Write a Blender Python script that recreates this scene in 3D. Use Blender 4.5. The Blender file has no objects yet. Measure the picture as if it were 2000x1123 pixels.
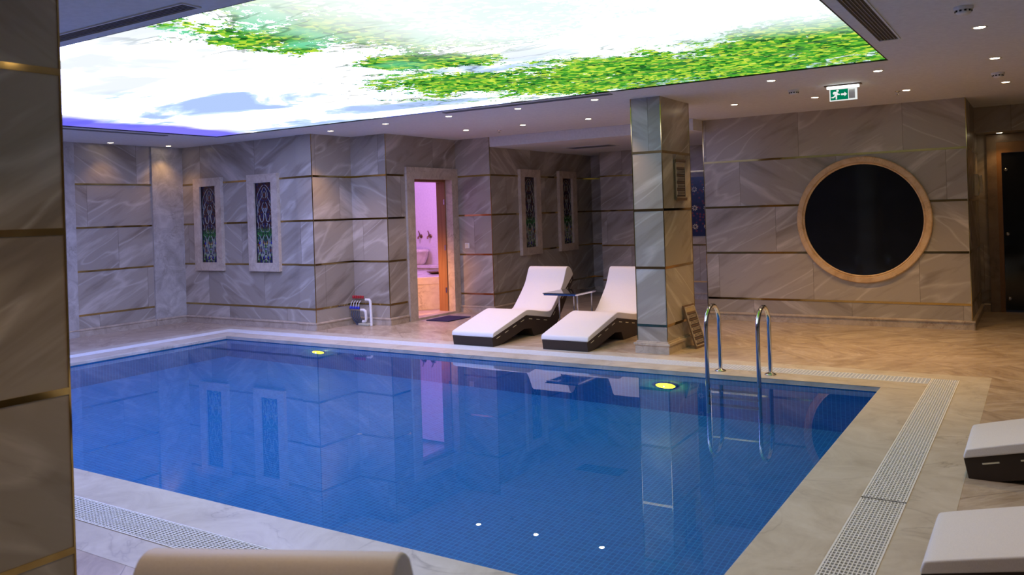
import bpy, math, random
from mathutils import Vector, Matrix
random.seed(7)
S = bpy.context.scene
COL = S.collection
PI = math.pi

# ---------------------------------------------------------------- camera, view, world
cam_d = bpy.data.cameras.new('camera')
cam = bpy.data.objects.new('camera', cam_d); COL.objects.link(cam)
YAW, ROLL, FPX, Y0 = 0.5639, -0.032, 1632.1, 416.0
cam_d.sensor_width = 36.0
cam_d.lens = FPX / 2000 * 36
cam_d.shift_y = -(561.5 - Y0) / 2000
cam_d.clip_start = 0.05
cam_d.dof.use_dof = True
cam_d.dof.focus_distance = 7.0
cam_d.dof.aperture_fstop = 4.0
fw = Vector((-math.sin(YAW), math.cos(YAW), 0))
r0 = Vector((math.cos(YAW), math.sin(YAW), 0)); u0 = Vector((0, 0, 1))
rt = r0 * math.cos(ROLL) + u0 * math.sin(ROLL)
up = -r0 * math.sin(ROLL) + u0 * math.cos(ROLL)
M = Matrix(((rt.x, up.x, -fw.x), (rt.y, up.y, -fw.y), (rt.z, up.z, -fw.z))).to_4x4()
M.translation = Vector((0, 0, 1.5))
cam.matrix_world = M
S.camera = cam
S.view_settings.view_transform = 'Standard'
S.view_settings.look = 'None'
S.view_settings.gamma = 1
S.view_settings.exposure = 0.18
S.view_settings.use_curve_mapping = False
try:
    S.cycles.use_denoising = True
    S.cycles.max_bounces = 8
    S.cycles.diffuse_bounces = 4
    S.cycles.transmission_bounces = 6
    S.cycles.transparent_max_bounces = 8
    S.cycles.sample_clamp_indirect = 3.0
    S.cycles.blur_glossy = 0.3
except Exception:
    pass
W = bpy.data.worlds.new('world'); S.world = W; W.use_nodes = True
W.node_tree.nodes['Background'].inputs[0].default_value = (0.02, 0.02, 0.03, 1)
W.node_tree.nodes['Background'].inputs[1].default_value = 0.3

LIGHTBOX = 7.0        # radiance of the backlit ceiling picture
SPOTW = 25.0          # watts of a recessed downlight
WARM = (1.0, 0.56, 0.20)

# ---------------------------------------------------------------- node helpers
class N:
    def __init__(s, name):
        s.m = bpy.data.materials.new(name); s.m.use_nodes = True
        s.t = s.m.node_tree; s.t.nodes.clear()
        s.out = s.t.nodes.new('ShaderNodeOutputMaterial')
    def n(s, typ, **kw):
        nd = s.t.nodes.new('ShaderNode' + typ)
        for k, v in kw.items():
            setattr(nd, k, v)
        return nd
    def l(s, a, b): s.t.links.new(a, b)
    def put(s, sock, v):
        if isinstance(v, bpy.types.NodeSocket): s.l(v, sock)
        elif isinstance(v, (tuple, list)):
            sock.default_value = tuple(v) + ((1,) if len(v) == 3 and sock.type == 'RGBA' else ())
        else: sock.default_value = v
    def math(s, op, a, b=None, c=None, clamp=False):
        nd = s.n('Math', operation=op); nd.use_clamp = clamp
        s.put(nd.inputs[0], a)
        if b is not None: s.put(nd.inputs[1], b)
        if c is not None: s.put(nd.inputs[2], c)
        return nd.outputs[0]
    def comb(s, x, y, z):
        nd = s.n('CombineXYZ')
        for i, v in enumerate((x, y, z)): s.put(nd.inputs[i], v)
        return nd.outputs[0]
    def sep(s, v):
        nd = s.n('SeparateXYZ'); s.l(v, nd.inputs[0]); return nd.outputs
    def noise(s, v, scale, detail=3, rough=.5, dist=0.0):
        nd = s.n('TexNoise'); s.l(v, nd.inputs['Vector'])
        nd.inputs['Scale'].default_value = scale; nd.inputs['Detail'].default_value = detail
        nd.inputs['Roughness'].default_value = rough; nd.inputs['Distortion'].default_value = dist
        return nd.outputs[0]
    def voro(s, v, scale, feature='F1', out=0, rnd=1.0):
        nd = s.n('TexVoronoi', feature=feature); s.l(v, nd.inputs['Vector'])
        nd.inputs['Scale'].default_value = scale; nd.inputs['Randomness'].default_value = rnd
        return nd.outputs[out]
    def white(s, v):
        nd = s.n('TexWhiteNoise'); s.l(v, nd.inputs['Vector']); return nd.outputs[0]
    def ramp(s, f, stops, interp='LINEAR'):
        nd = s.n('ValToRGB'); s.put(nd.inputs[0], f); r = nd.color_ramp; r.interpolation = interp
        while len(r.elements) < len(stops): r.elements.new(0.5)
        for e, (p, c) in zip(r.elements, stops):
            e.position = p; e.color = (c if isinstance(c, tuple) else (c, c, c)) + (1,)
        return nd.outputs[0]
    def mix(s, f, a, b, mode='MIX'):
        nd = s.n('Mix', data_type='RGBA', blend_type=mode)
        s.put(nd.inputs[0], f); s.put(nd.inputs[6], a); s.put(nd.inputs[7], b)
        return nd.outputs[2]
    def sstep(s, v, a, b):
        nd = s.n('MapRange', interpolation_type='SMOOTHSTEP'); s.put(nd.inputs[0], v)
        nd.inputs[1].default_value = a; nd.inputs[2].default_value = b
        return nd.outputs[0]
    def pos(s): return s.n('NewGeometry').outputs['Position']
    def obj(s): return s.n('TexCoord').outputs['Object']
    def princ(s, col, rough=.5, metal=0.0, spec=.5, **kw):
        p = s.n('BsdfPrincipled')
        s.put(p.inputs['Base Color'], col); s.put(p.inputs['Roughness'], rough)
        p.inputs['Metallic'].default_value = metal; p.inputs['Specular IOR Level'].default_value = spec
        for k, v in kw.items(): s.put(p.inputs[k.replace('_', ' ')], v)
        s.l(p.outputs[0], s.out.inputs[0]); return p
    def bump(s, p, h, strength=.2, dist=.01):
        b = s.n('Bump'); s.l(h, b.inputs['Height'])
        b.inputs['Strength'].default_value = strength; b.inputs['Distance'].default_value = dist
        s.l(b.outputs[0], p.inputs['Normal'])

def plain(name, col, rough=.5, metal=0.0, spec=.5, **kw):
    a = N(name); c = tuple(col)
    v = a.noise(a.obj(), 30, 2)
    k = a.ramp(v, [(.3, tuple(x * .94 for x in c)), (.7, tuple(min(1, x * 1.04) for x in c))])
    a.princ(k, rough, metal, spec, **kw); return a.m

def emis(name, col, s):
    a = N(name); e = a.n('Emission'); e.inputs[0].default_value = tuple(col) + (1,)
    e.inputs[1].default_value = s; a.l(e.outputs[0], a.out.inputs[0]); return a.m

def wall_tile(name, base=(.40, .355, .295), light=(.68, .63, .56), dark=(.22, .185, .15), rough=.26, z0=.287, dz=.5988, tw=1.2, vert=False):
    a = N(name)
    x, y, z = a.sep(a.pos())
    u = a.math('ADD', x, y)
    j = a.math('FLOOR', a.math('DIVIDE', a.math('SUBTRACT', z, z0), dz))
    uo = a.math('ADD', a.math('DIVIDE', u, tw), a.math('MULTIPLY', j, .37))
    i = a.math('FLOOR', uo)
    r = a.white(a.comb(i, j, 3.1)); r2 = a.white(a.comb(i, j, 8.7))
    s = a.math('SUBTRACT', a.math('MULTIPLY', a.math('GREATER_THAN', r2, .38), 2), 1)
    al = a.math('ADD', a.math('MULTIPLY', u, .86), a.math('MULTIPLY', a.math('MULTIPLY', z, .5), s))
    ac = a.math('SUBTRACT', a.math('MULTIPLY', z, .86), a.math('MULTIPLY', a.math('MULTIPLY', u, .5), s))
    off = a.math('MULTIPLY', r, 40)
    n1 = a.noise(a.comb(a.math('MULTIPLY', al, .55), a.math('MULTIPLY', ac, 3.0), off), 1.5, 4, .55, .35)
    n2 = a.noise(a.comb(a.math('MULTIPLY', al, .5), a.math('MULTIPLY', ac, 2.0), a.math('ADD', off, 9)), 1.3, 2, .4, .35)
    n3 = a.noise(a.comb(al, a.math('MULTIPLY', ac, 6), off), 7, 4, .6, .3)
    tone = a.ramp(n1, [(.30, dark), (.46, base), (.56, base), (.72, light)])
    ridge = a.math('ABSOLUTE', a.math('SUBTRACT', n2, .53))
    vein = a.ramp(ridge, [(0, 1.0), (.008, .6), (.022, 0.0)])
    vein = a.math('MULTIPLY', vein, a.ramp(n3, [(.3, .35), (.65, 1.0)]))
    c = a.mix(a.math('MULTIPLY', vein, .75), tone, light)
    c = a.mix(a.math('MULTIPLY', n3, .45), c, tuple(v * .82 for v in base))
    c = a.mix(.5, c, a.ramp(r, [(0, .40), (1, .60)]), 'OVERLAY')
    f = a.math('FRACT', uo)
    seam = a.math('LESS_THAN', a.math('MINIMUM', f, a.math('SUBTRACT', 1, f)), .0022)
    c = a.mix(a.math('MULTIPLY', seam, .6), c, tuple(v * .5 for v in dark))
    p = a.princ(c, rough, 0, .5)
    a.bump(p, n3, .05, .004)
    return a.m

def floor_tile(name):
    a = N(name)
    x, y, z = a.sep(a.pos())
    p_ = a.math('MULTIPLY', a.math('ADD', x, y), .7071); q_ = a.math('MULTIPLY', a.math('SUBTRACT', y, x), .7071)
    pu = a.math('DIVIDE', p_, .9); qu = a.math('DIVIDE', q_, .9)
    i = a.math('FLOOR', pu); j = a.math('FLOOR', qu)
    r = a.white(a.comb(i, j, 1.3)); r2 = a.white(a.comb(i, j, 5.3))
    sw = a.math('GREATER_THAN', r2, .5)
    mixp = a.n('Mix', data_type='FLOAT'); a.l(sw, mixp.inputs[0]); a.l(p_, mixp.inputs[2]); a.l(q_, mixp.inputs[3])
    mixq = a.n('Mix', data_type='FLOAT'); a.l(sw, mixq.inputs[0]); a.l(q_, mixq.inputs[2]); a.l(p_, mixq.inputs[3])
    al, ac = mixp.outputs[0], mixq.outputs[0]
    off = a.math('MULTIPLY', r, 30)
    n1 = a.noise(a.comb(a.math('MULTIPLY', al, 1.1), a.math('MULTIPLY', ac, 2.3), off), 1.7, 7, .68, 1.3)
    n2 = a.noise(a.comb(a.math('MULTIPLY', al, .5), a.math('MULTIPLY', ac, 1.8), off), 1.6, 3, .5, 1.0)
    tone = a.ramp(n1, [(.30, (.27, .20, .14)), (.47, (.42, .34, .26)), (.58, (.50, .42, .33)), (.74, (.66, .59, .49))])
    v = a.ramp(a.math('ABSOLUTE', a.math('SUBTRACT', n2, .52)), [(0, 1.0), (.03, 0.0)])
    c = a.mix(a.math('MULTIPLY', v, .35), tone, (.66, .60, .52))
    fp = a.math('FRACT', pu); fq = a.math('FRACT', qu)
    e = a.math('MINIMUM', a.math('MINIMUM', fp, a.math('SUBTRACT', 1, fp)), a.math('MINIMUM', fq, a.math('SUBTRACT', 1, fq)))
    c = a.mix(a.math('MULTIPLY', a.math('LESS_THAN', e, .003), .65), c, (.16, .12, .09))
    pr = a.princ(c, .30, 0, .45)
    return a.m

def marble(name, lo, mid, hi, crack=(.22, .17, .12), rough=.3, sc=1.0, green=True):
    a = N(name); p = a.pos()
    n1 = a.noise(p, 3.2 * sc, 8, .66, 1.2)
    n2 = a.noise(p, 1.1 * sc, 5, .6, 1.6)
    c = a.ramp(n1, [(.3, lo), (.5, mid), (.72, hi)])
    k = a.ramp(a.math('ABSOLUTE', a.math('SUBTRACT', n2, .5)), [(0, 1.0), (.006, .3), (.02, 0.0)])
    k = a.math('MULTIPLY', k, a.ramp(a.noise(p, 2.3, 2), [(.42, 0.0), (.62, 1.0)]))
    c = a.mix(a.math('MULTIPLY', k, .55), c, crack)
    a.princ(c, rough, 0, .5); return a.m

def mosaic(name):
    a = N(name); x, y, z = a.sep(a.pos())
    geo = a.n('NewGeometry'); nx, ny, nz = a.sep(geo.outputs['Normal'])
    def cell(v):
        f = a.math('FRACT', a.math('DIVIDE', v, .036)); return f, a.math('FLOOR', a.math('DIVIDE', v, .036))
    fx, ix = cell(x); fy, iy = cell(y); fz, iz = cell(a.math('ADD', z, .003))
    def edge(f, nn):
        g = a.math('LESS_THAN', a.math('MINIMUM', f, a.math('SUBTRACT', 1, f)), .07)
        return a.math('MULTIPLY', g, a.math('LESS_THAN', a.math('ABSOLUTE', nn), .5))
    g = a.math('MAXIMUM', a.math('MAXIMUM', edge(fx, nx), edge(fy, ny)), edge(fz, nz))
    r = a.white(a.comb(ix, iy, iz))
    c = a.ramp(r, [(0, (.026, .19, .45)), (.5, (.030, .21, .49)), (1, (.036, .235, .53))])
    c = a.mix(a.math('MULTIPLY', g, .8), c, (.07, .42, .72))
    a.princ(c, .35, 0, .4); return a.m

def water_mat():
    a = N('pool_water')
    x, y, z = a.sep(a.pos())
    n = a.noise(a.pos(), 1.6, 2, .5)
    b = a.n('Bump'); a.l(n, b.inputs['Height']); b.inputs['Strength'].default_value = .025; b.inputs['Distance'].default_value = .01
    m = a.n('BsdfGlass'); m.inputs['IOR'].default_value = 1.33; m.inputs['Roughness'].default_value = 0
    m.inputs['Color'].default_value = (.86, .95, 1, 1); a.l(b.outputs[0], m.inputs['Normal'])
    a.l(m.outputs[0], a.out.inputs[0]); return a.m

def lightbox_mat():
    a = N('printed_sky'); x, y, z = a.sep(a.pos())
    P = a.pos()
    # sky with soft clouds; deeper violet blue at the left end
    cl = a.noise(a.comb(a.math('MULTIPLY', x, .55), y, 0), 1.0, 6, .55, .5)
    sky = a.ramp(cl, [(.40, (.42, .56, .90)), (.435, (.58, .76, .98)), (.455, (.84, .94, 1.0)), (.50, (.90, .96, 1.0)), (.53, (1, 1, 1))])
    sky = a.mix(a.sstep(a.math('SUBTRACT', y, a.math('MULTIPLY', x, .3)), 6.7, 6.2), sky, a.mix(.7, sky, (.99, 1.0, 1.0)))
    right = a.sstep(x, -3.6, -1.4)
    sky = a.mix(a.math('MULTIPLY', right, .45), sky, (.45, .82, .95))
    endn = a.math('ADD', x, a.math('MULTIPLY', a.math('SUBTRACT', a.noise(P, 1.4, 3), .5), 1.0))
    left = a.sstep(endn, -8.55, -8.95)
    sky = a.mix(a.math('MULTIPLY', left, .9), sky, (.13, .10, .88))
    # foliage masks in plan
    def blob(cx, cy, rx, ry, ang):
        ca, sa = math.cos(ang), math.sin(ang)
        dx = a.math('SUBTRACT', x, cx); dy = a.math('SUBTRACT', y, cy)
        p = a.math('DIVIDE', a.math('ADD', a.math('MULTIPLY', dx, ca), a.math('MULTIPLY', dy, sa)), rx)
        q = a.math('DIVIDE', a.math('SUBTRACT', a.math('MULTIPLY', dy, ca), a.math('MULTIPLY', dx, sa)), ry)
        return a.math('SQRT', a.math('ADD', a.math('POWER', a.math('ABSOLUTE', p), 2), a.math('POWER', a.math('ABSOLUTE', q), 2)))
    d = blob(-3.3, 3.9, 1.5, 1.05, .5)
    d = a.math('MINIMUM', d, blob(-3.9, 5.0, .7, .45, .6))
    d = a.math('MINIMUM', d, blob(-2.6, 6.7, 2.9, 1.2, .10))
    d = a.math('MINIMUM', d, blob(-4.2, 6.1, 1.2, .8, .5))
    d = a.math('MINIMUM', d, blob(-1.2, 6.3, .9, 1.1, 0))
    br = a.noise(P, 1.9, 5, .65, .8)
    lf = a.noise(P, 17, 4, .75, .8)
    dens = a.math('SUBTRACT', a.math('ADD', a.math('MULTIPLY', br, 1.5), a.math('MULTIPLY', lf, 1.25)), a.math('MULTIPLY', a.math('POWER', d, 2.4), .52))
    mask = a.sstep(dens, 1.02, 1.07)
    cell = a.voro(P, 24, 'F1', 1)
    cs = a.sep(cell)[0]
    green = a.ramp(a.math('ADD', a.math('MULTIPLY', cs, .55), a.math('MULTIPLY', a.noise(P, 3.0, 3), .5)),
                   [(.25, (.01, .09, .012)), (.42, (.05, .33, .03)), (.58, (.16, .52, .04)), (.72, (.52, .72, .05)), (.9, (.80, .85, .15))])
    green = a.mix(a.math('MULTIPLY', a.sstep(a.noise(P, 1.3, 2), .50, .62), a.sstep(y, 5.6, 4.4)), green, (.16, .66, .36))
    haze = a.math('MULTIPLY', a.sstep(a.math('ADD', a.math('MULTIPLY', x, -.35), y), 6.6, 5.6), a.sstep(x, -4.2, -3.0))
    col = a.mix(a.math('MULTIPLY', mask, a.math('SUBTRACT', 1, a.math('MULTIPLY', haze, .72))), sky, green)
    col = a.mix(a.math('MULTIPLY', haze, .68), col, (.90, 1.0, .97))
    # branches
    w = a.noise(a.comb(a.math('MULTIPLY', x, .8), a.math('MULTIPLY', y, 2.2), 3), 1.3, 3, .5, .7)
    brm = a.ramp(a.math('ABSOLUTE', a.math('SUBTRACT', w, .5)), [(0, 1.0), (.008, .8), (.016, 0.0)])
    brm = a.math('MULTIPLY', brm, a.sstep(d, 1.35, .9))
    col = a.mix(a.math('MULTIPLY', a.math('MULTIPLY', brm, .6), a.math('SUBTRACT', 1, haze)), col, (.05, .10, .06))
    # print is backlit: white parts far above display white
    lum = a.n('RGBToBW'); a.l(col, lum.inputs[0])
    boost = a.ramp(a.math('MULTIPLY', lum.outputs[0], 1.0), [(.45, 1.0), (.95, 1.0)])
    top = a.math('ADD', 2.0, a.math('MULTIPLY', a.sstep(x, -1.5, -6.0), LIGHTBOX - 2.0))
    st = a.math('ADD', .98, a.math('MULTIPLY', a.sstep(lum.outputs[0], .90, 1.0), a.math('SUBTRACT', top, .98)))
    e = a.n('Emission'); tint = a.mix(a.sstep(lum.outputs[0], .92, 1.0), (1, 1, 1), a.mix(a.sstep(x, -6.5, -2.5), (.36, .41, 1.28), (.74, .92, .92)), 'MIX')
    c2 = a.mix(1.0, col, tint, 'MULTIPLY'); a.l(c2, e.inputs[0]); a.l(st, e.inputs[1])
    a.l(e.outputs[0], a.out.inputs[0]); return a.m

def stained_mat():
    a = N('stained_glass'); x, y, z = a.sep(a.obj())
    u = a.math('ABSOLUTE', x)
    v = a.comb(a.math('MULTIPLY', u, 1.5), 0, z)
    cs = a.sep(a.voro(v, 26, 'F1', 1)); k = cs[0]; k2 = cs[1]
    d = a.voro(v, 26, 'DISTANCE_TO_EDGE', 0)
    top = a.ramp(k, [(0, (.05, .01, .02)), (.3, (.03, .02, .08)), (.55, (.10, .03, .02)), (.8, (.02, .02, .10)), (1, (.20, .18, .08))], 'CONSTANT')
    mid = a.ramp(k, [(0, (.02, .16, .04)), (.4, (.03, .10, .10)), (.7, (.06, .26, .05)), (1, (.03, .05, .30))], 'CONSTANT')
    bot = a.ramp(k, [(0, (.02, .02, .10)), (.25, (.35, .42, .30)), (.45, (.08, .20, .04)), (.62, (.16, .03, .02)), (.78, (.04, .05, .35)), (.93, (.5, .5, .08))], 'CONSTANT')
    c = a.mix(a.sstep(z, .42, .52), mid, top)
    c = a.mix(a.sstep(z, .36, .28), c, bot)
    c = a.mix(a.math('LESS_THAN', d, .07), c, (.012, .012, .015))
    a.princ(c, .18, 0, .5); return a.m

def tilepanel_mat():
    a = N('blue_ornament_tile'); x, y, z = a.sep(a.obj())
    s = .19
    fx = a.math('SUBTRACT', a.math('FRACT', a.math('ADD', a.math('DIVIDE', x, s), .0)), .5)
    fz = a.math('SUBTRACT', a.math('FRACT', a.math('DIVIDE', z, s * 1.6)), .5)
    rr = a.math('SQRT', a.math('ADD', a.math('POWER', a.math('MULTIPLY', fx, s), 2), a.math('POWER', a.math('MULTIPLY', fz, s * 1.6), 2)))
    an = a.math('ARCTAN2', a.math('MULTIPLY', fz, 1.6), fx)
    pet = a.math('GREATER_THAN', a.math('SINE', a.math('MULTIPLY', an, 8)), -.1)
    ring = a.math('MULTIPLY', a.math('GREATER_THAN', rr, .016), a.math('LESS_THAN', rr, .045))
    fl = a.math('MULTIPLY', pet, ring)
    base = a.ramp(a.voro(a.obj(), 18, 'F1', 0), [(.2, (.16, .03, .05)), (.35, (.015, .02, .09)), (.8, (.01, .015, .06))])
    c = a.mix(fl, base, (.55, .50, .42))
    band = a.math('GREATER_THAN', a.math('ABSOLUTE', a.math('SUBTRACT', z, .48)), .42)
    c = a.mix(band, c, (.012, .02, .08))
    a.princ(c, .2); return a.m

MAT = {}
MAT['wall'] = wall_tile('grey_stone_tile')
MAT['pilaster'] = marble('veined_cream_marble', (.34, .31, .27), (.48, .45, .41), (.66, .63, .58), rough=.3, sc=1.2)
MAT['frame'] = marble('beige_marble', (.42, .34, .26), (.56, .47, .37), (.68, .60, .50), rough=.32, sc=2)
MAT['ringstone'] = marble('honey_marble', (.50, .32, .16), (.64, .44, .24), (.72, .54, .34), rough=.35, sc=2)
MAT['base'] = marble('baseboard_marble', (.34, .27, .20), (.48, .40, .31), (.62, .54, .44), crack=(.25, .12, .07), rough=.3, sc=1.6)
MAT['coping'] = marble('cream_coping_marble', (.44, .40, .33), (.56, .52, .44), (.66, .63, .56), crack=(.20, .17, .13), rough=.32, sc=.9)
MAT['floor'] = floor_tile('floor_tile')
MAT['mosaic'] = mosaic('blue_mosaic')
MAT['water'] = water_mat()
MAT['gold'] = plain('brass_strip', (.50, .36, .14), .09, 1.0)
MAT['ceiling'] = plain('ceiling_paint', (.70, .72, .74), .7)
MAT['dark'] = plain('dark_slot', (.02, .02, .022), .6)
MAT['vent'] = plain('vent_grey', (.22, .22, .23), .45)
MAT['white'] = plain('white_plastic', (.78, .78, .76), .4)
MAT['cream'] = plain('cream_plastic', (.78, .74, .55), .45)
MAT['grate'] = plain('white_grate_plastic', (.80, .82, .82), .45)
MAT['channel'] = plain('channel_blue_grey', (.10, .13, .15), .6)
MAT['steel'] = plain('polished_steel', (.62, .62, .62), .10, 1.0)
MAT['black_glass'] = plain('black_glass', (.006, .007, .010), .07, 0, .35)
MAT['wicker'] = plain('dark_brown_frame', (.030, .018, .013), .5)
MAT['cushion'] = None
MAT['lamp'] = emis('lamp_glow', (1.0, .78, .50), 22)
MAT['lightbox'] = lightbox_mat()
MAT['stained'] = stained_mat()
MAT['lead'] = plain('pale_lead_line', (.34, .36, .32), .4)
MAT['panel'] = tilepanel_mat()
MAT['mat'] = plain('navy_mat', (.018, .012, .05), .95)
MAT['green'] = emis('exit_green', (.0, .16, .075), 1.0)
MAT['exit_white'] = emis('exit_white', (.75, .78, .76), .95)
MAT['exit_glow'] = emis('exit_tube', (.9, 1.0, .95), 5.0)
MAT['red'] = plain('red_cap', (.45, .02, .03), .4)
MAT['blue'] = plain('blue_valve', (.03, .05, .55), .4)
MAT['hose'] = plain('grey_blue_hose', (.07, .08, .12), .5)
MAT['pvc'] = plain('white_pvc', (.80, .80, .80), .35)
MAT['plaster'] = plain('rough_mortar', (.45, .45, .36), .9)
MAT['pool_lamp'] = emis('pool_lamp_glow', (1.0, .93, .03), 5)
MAT['ham_wall'] = plain('hammam_marble', (.70, .66, .66), .35)
MAT['ham_marble'] = marble('hammam_cream_marble', (.60, .55, .50), (.72, .67, .60), (.82, .78, .72), rough=.25, sc=1.5)
MAT['alcove_stone'] = marble('brown_alcove_stone', (.16, .11, .07), (.24, .17, .11), (.32, .24, .16), rough=.3)
MAT['dark_wood'] = plain('dark_orange_wood', (.24, .12, .045), .4)
MAT['bronze'] = plain('bronze', (.25, .16, .08), .3, 1.0)
MAT['sign_wood'] = plain('sign_frame', (.16, .10, .07), .4)
MAT['sign_face'] = plain('sign_face', (.42, .33, .22), .5)
MAT['sign_dark'] = plain('sign_dark_field', (.07, .055, .06), .5)
MAT['sign_line'] = plain('sign_pale_line', (.48, .42, .36), .5)

def cushion():
    a = N('white_leatherette')
    n = a.noise(a.obj(), 260, 2)
    p = a.princ(a.ramp(n, [(.3, (.74, .73, .74)), (.7, (.82, .81, .82))]), .5, 0, .35)
    a.bump(p, n, .15, .002); return a.m
MAT['cushion'] = cushion()
def wood():
    a = N('orange_wood'); x, y, z = a.sep(a.pos())
    n = a.noise(a.comb(a.math('MULTIPLY', x, 30), a.math('MULTIPLY', y, 30), z), 1.4, 4, .6, .4)
    a.princ(a.ramp(n, [(.3, (.24, .11, .04)), (.7, (.34, .17, .07))]), .4); return a.m
MAT['wood'] = wood()

# ---------------------------------------------------------------- mesh helpers
class MB:
    def __init__(s): s.v = []; s.f = []; s.mi = []; s.mats = []; s.smooth = set()
    def slot(s, m):
        if m not in s.mats: s.mats.append(m)
        return s.mats.index(m)
    def add(s, vs, fs, m, smooth=False):
        o = len(s.v); s.v += [tuple(v) for v in vs]; k = s.slot(m)
        for f in fs:
            if smooth: s.smooth.add(len(s.f))
            s.f.append(tuple(i + o for i in f)); s.mi.append(k)
        return s
    def box(s, x0, x1, y0, y1, z0, z1, m):
        vs = [(x, y, z) for x in (x0, x1) for y in (y0, y1) for z in (z0, z1)]
        fs = [(0, 1, 3, 2), (4, 6, 7, 5), (0, 4, 5, 1), (2, 3, 7, 6), (0, 2, 6, 4), (1, 5, 7, 3)]
        return s.add(vs, fs, m)
    def prism(s, pts, t0, t1, axis, m, smooth=False):
        """pts are 2D; axis is the extrusion axis: 'x' -> (y,z), 'y' -> (x,z), 'z' -> (x,y)"""
        def mk(p, t): return {'x': (t, p[0], p[1]), 'y': (p[0], t, p[1]), 'z': (p[0], p[1], t)}[axis]
        n = len(pts); vs = [mk(p, t0) for p in pts] + [mk(p, t1) for p in pts]
        s.add(vs, [(i, (i + 1) % n, (i + 1) % n + n, i + n) for i in range(n)], m, smooth)
        s.add([mk(p, t0) for p in pts], [tuple(range(n))[::-1]], m)
        s.add([mk(p, t1) for p in pts], [tuple(range(n))], m)
        return s
    def tube(s, pts, r, m, seg=12, caps=True):
        pts = [Vector(p) for p in pts]; n = len(pts); rings = []
        d = (pts[1] - pts[0]).normalized()
        a = d.orthogonal().normalized()
        for i, p in enumerate(pts):
            if i == 0: t = pts[1] - pts[0]
            elif i == n - 1: t = pts[-1] - pts[-2]
            else: t = (pts[i] - pts[i - 1]).normalized() + (pts[i + 1] - pts[i]).normalized()
            t.normalize(); a = (a - t * a.dot(t)).normalized(); b = t.cross(a)
            rr = r[i] if isinstance(r, (list, tuple)) else r
            rings.append([p + (a * math.cos(2 * PI * k / seg) + b * math.sin(2 * PI * k / seg)) * rr for k in range(seg)])
        vs = [v for R in rings for v in R]
        fs = [(i * seg + k, i * seg + (k + 1) % seg, (i + 1) * seg + (k + 1) % seg, (i + 1) * seg + k) for i in range(n - 1) for k in range(seg)]
        s.add(vs, fs, m, True)
        if caps:
            s.add(rings[0], [tuple(range(seg))[::-1]], m); s.add(rings[-1], [tuple(range(seg))], m)
        return s
    def lathe(s, prof, c, m, seg=24, axis='z', smooth=True):
        """prof: (r, h) list revolved about axis through c"""
        vs = []
        for r, h in prof:
            for k in range(seg):
                x, y = r * math.cos(2 * PI * k / seg), r * math.sin(2 * PI * k / seg)
                v = {'z': (x, y, h), 'y': (x, h, y), 'x': (h, x, y)}[axis]
                vs.append((v[0] + c[0], v[1] + c[1], v[2] + c[2]))
        n = len(prof)
        fs = [(i * seg + k, i * seg + (k + 1) % seg, (i + 1) * seg + (k + 1) % seg, (i + 1) * seg + k) for i in range(n - 1) for k in range(seg)]
        s.add(vs, fs, m, smooth)
        for e, rev in ((0, True), (n - 1, False)):
            if prof[e][0] > 1e-4:
                ring = vs[e * seg:(e + 1) * seg]; idx = tuple(range(seg)); s.add(ring, [idx[::-1] if rev else idx], m)
        return s
    def build(s, name, parent=None, bevel=0, bseg=2, fix=True):
        me = bpy.data.meshes.new(name); me.from_pydata(s.v, [], s.f)
        for m in s.mats: me.materials.append(MAT[m])
        for i, p in enumerate(me.polygons):
            p.material_index = s.mi[i]; p.use_smooth = i in s.smooth
        import bmesh
        bm = bmesh.new(); bm.from_mesh(me)
        if bevel: bmesh.ops.remove_doubles(bm, verts=bm.verts, dist=1e-5)
        bmesh.ops.recalc_face_normals(bm, faces=bm.faces)
        if bevel:
            ed = [e for e in bm.edges if len(e.link_faces) == 2 and e.calc_face_angle(0) > .6]
            bmesh.ops.bevel(bm, geom=ed, offset=bevel, segments=bseg, profile=.5, affect='EDGES', clamp_overlap=True)
        bm.to_mesh(me); bm.free()
        o = bpy.data.objects.new(name, me); COL.objects.link(o)
        if parent: o.parent = parent
        return o

def tag(o, label=None, cat=None, group=None, kind=None):
    if label: o['label'] = label
    if cat: o['category'] = cat
    if group: o['group'] = group
    if kind: o['kind'] = kind
    return o
def thing(name, loc, label, cat, rotz=0, group=None):
    o = bpy.data.objects.new(name, None); COL.objects.link(o); o.empty_display_size = .1
    o.location = loc; o.rotation_euler = (0, 0, rotz); return tag(o, label, cat, group)
def structure(o, label=None): o['kind'] = 'structure'; o['label'] = label or o.name.replace('_', ' '); return o
def copy_tree(o, parent=None):
    c = o.copy(); COL.objects.link(c)
    if parent: c.parent = parent
    for ch in list(o.children): copy_tree(ch, c)
    return c

ZC = 2.652
STR = [.287, .8858, 1.4846, 2.0834]

# ---------------------------------------------------------------- room shell
def strips_on(parent, runs, th=.004):
    """gold strips along wall faces: runs of ('x', y, x0, x1, sign) or ('y', x, y0, y1, sign)"""
    for ax, c, a0, a1, sg in runs:
        for z in STR:
            m = MB()
            lo, hi = (c, c + th) if sg > 0 else (c - th, c)
            if ax == 'x': m.box(a0, a1, lo, hi, z - .013, z + .013, 'gold')
            else: m.box(lo, hi, a0, a1, z - .013, z + .013, 'gold')
            m.build('metal_strip', parent)
def base_on(name, runs, h=.105):
    m = MB()
    for ax, c, a0, a1, sg in runs:
        prof = [(0, 0), (.022, 0), (.022, h - .028), (.034, h - .022), (.034, h - .008), (.026, h), (0, h)]
        pr = [(c + sg * p, q) for p, q in prof]
        m.prism(pr, a0, a1, 'y' if ax == 'y' else 'x', 'base') if False else (
            m.prism([(c + sg * p, q) for p, q in prof], a0, a1, 'y', 'base') if ax == 'y' else m.prism([(c + sg * p, q) for p, q in prof], a0, a1, 'x', 'base'))
    o = m.build(name); return structure(o)

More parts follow.
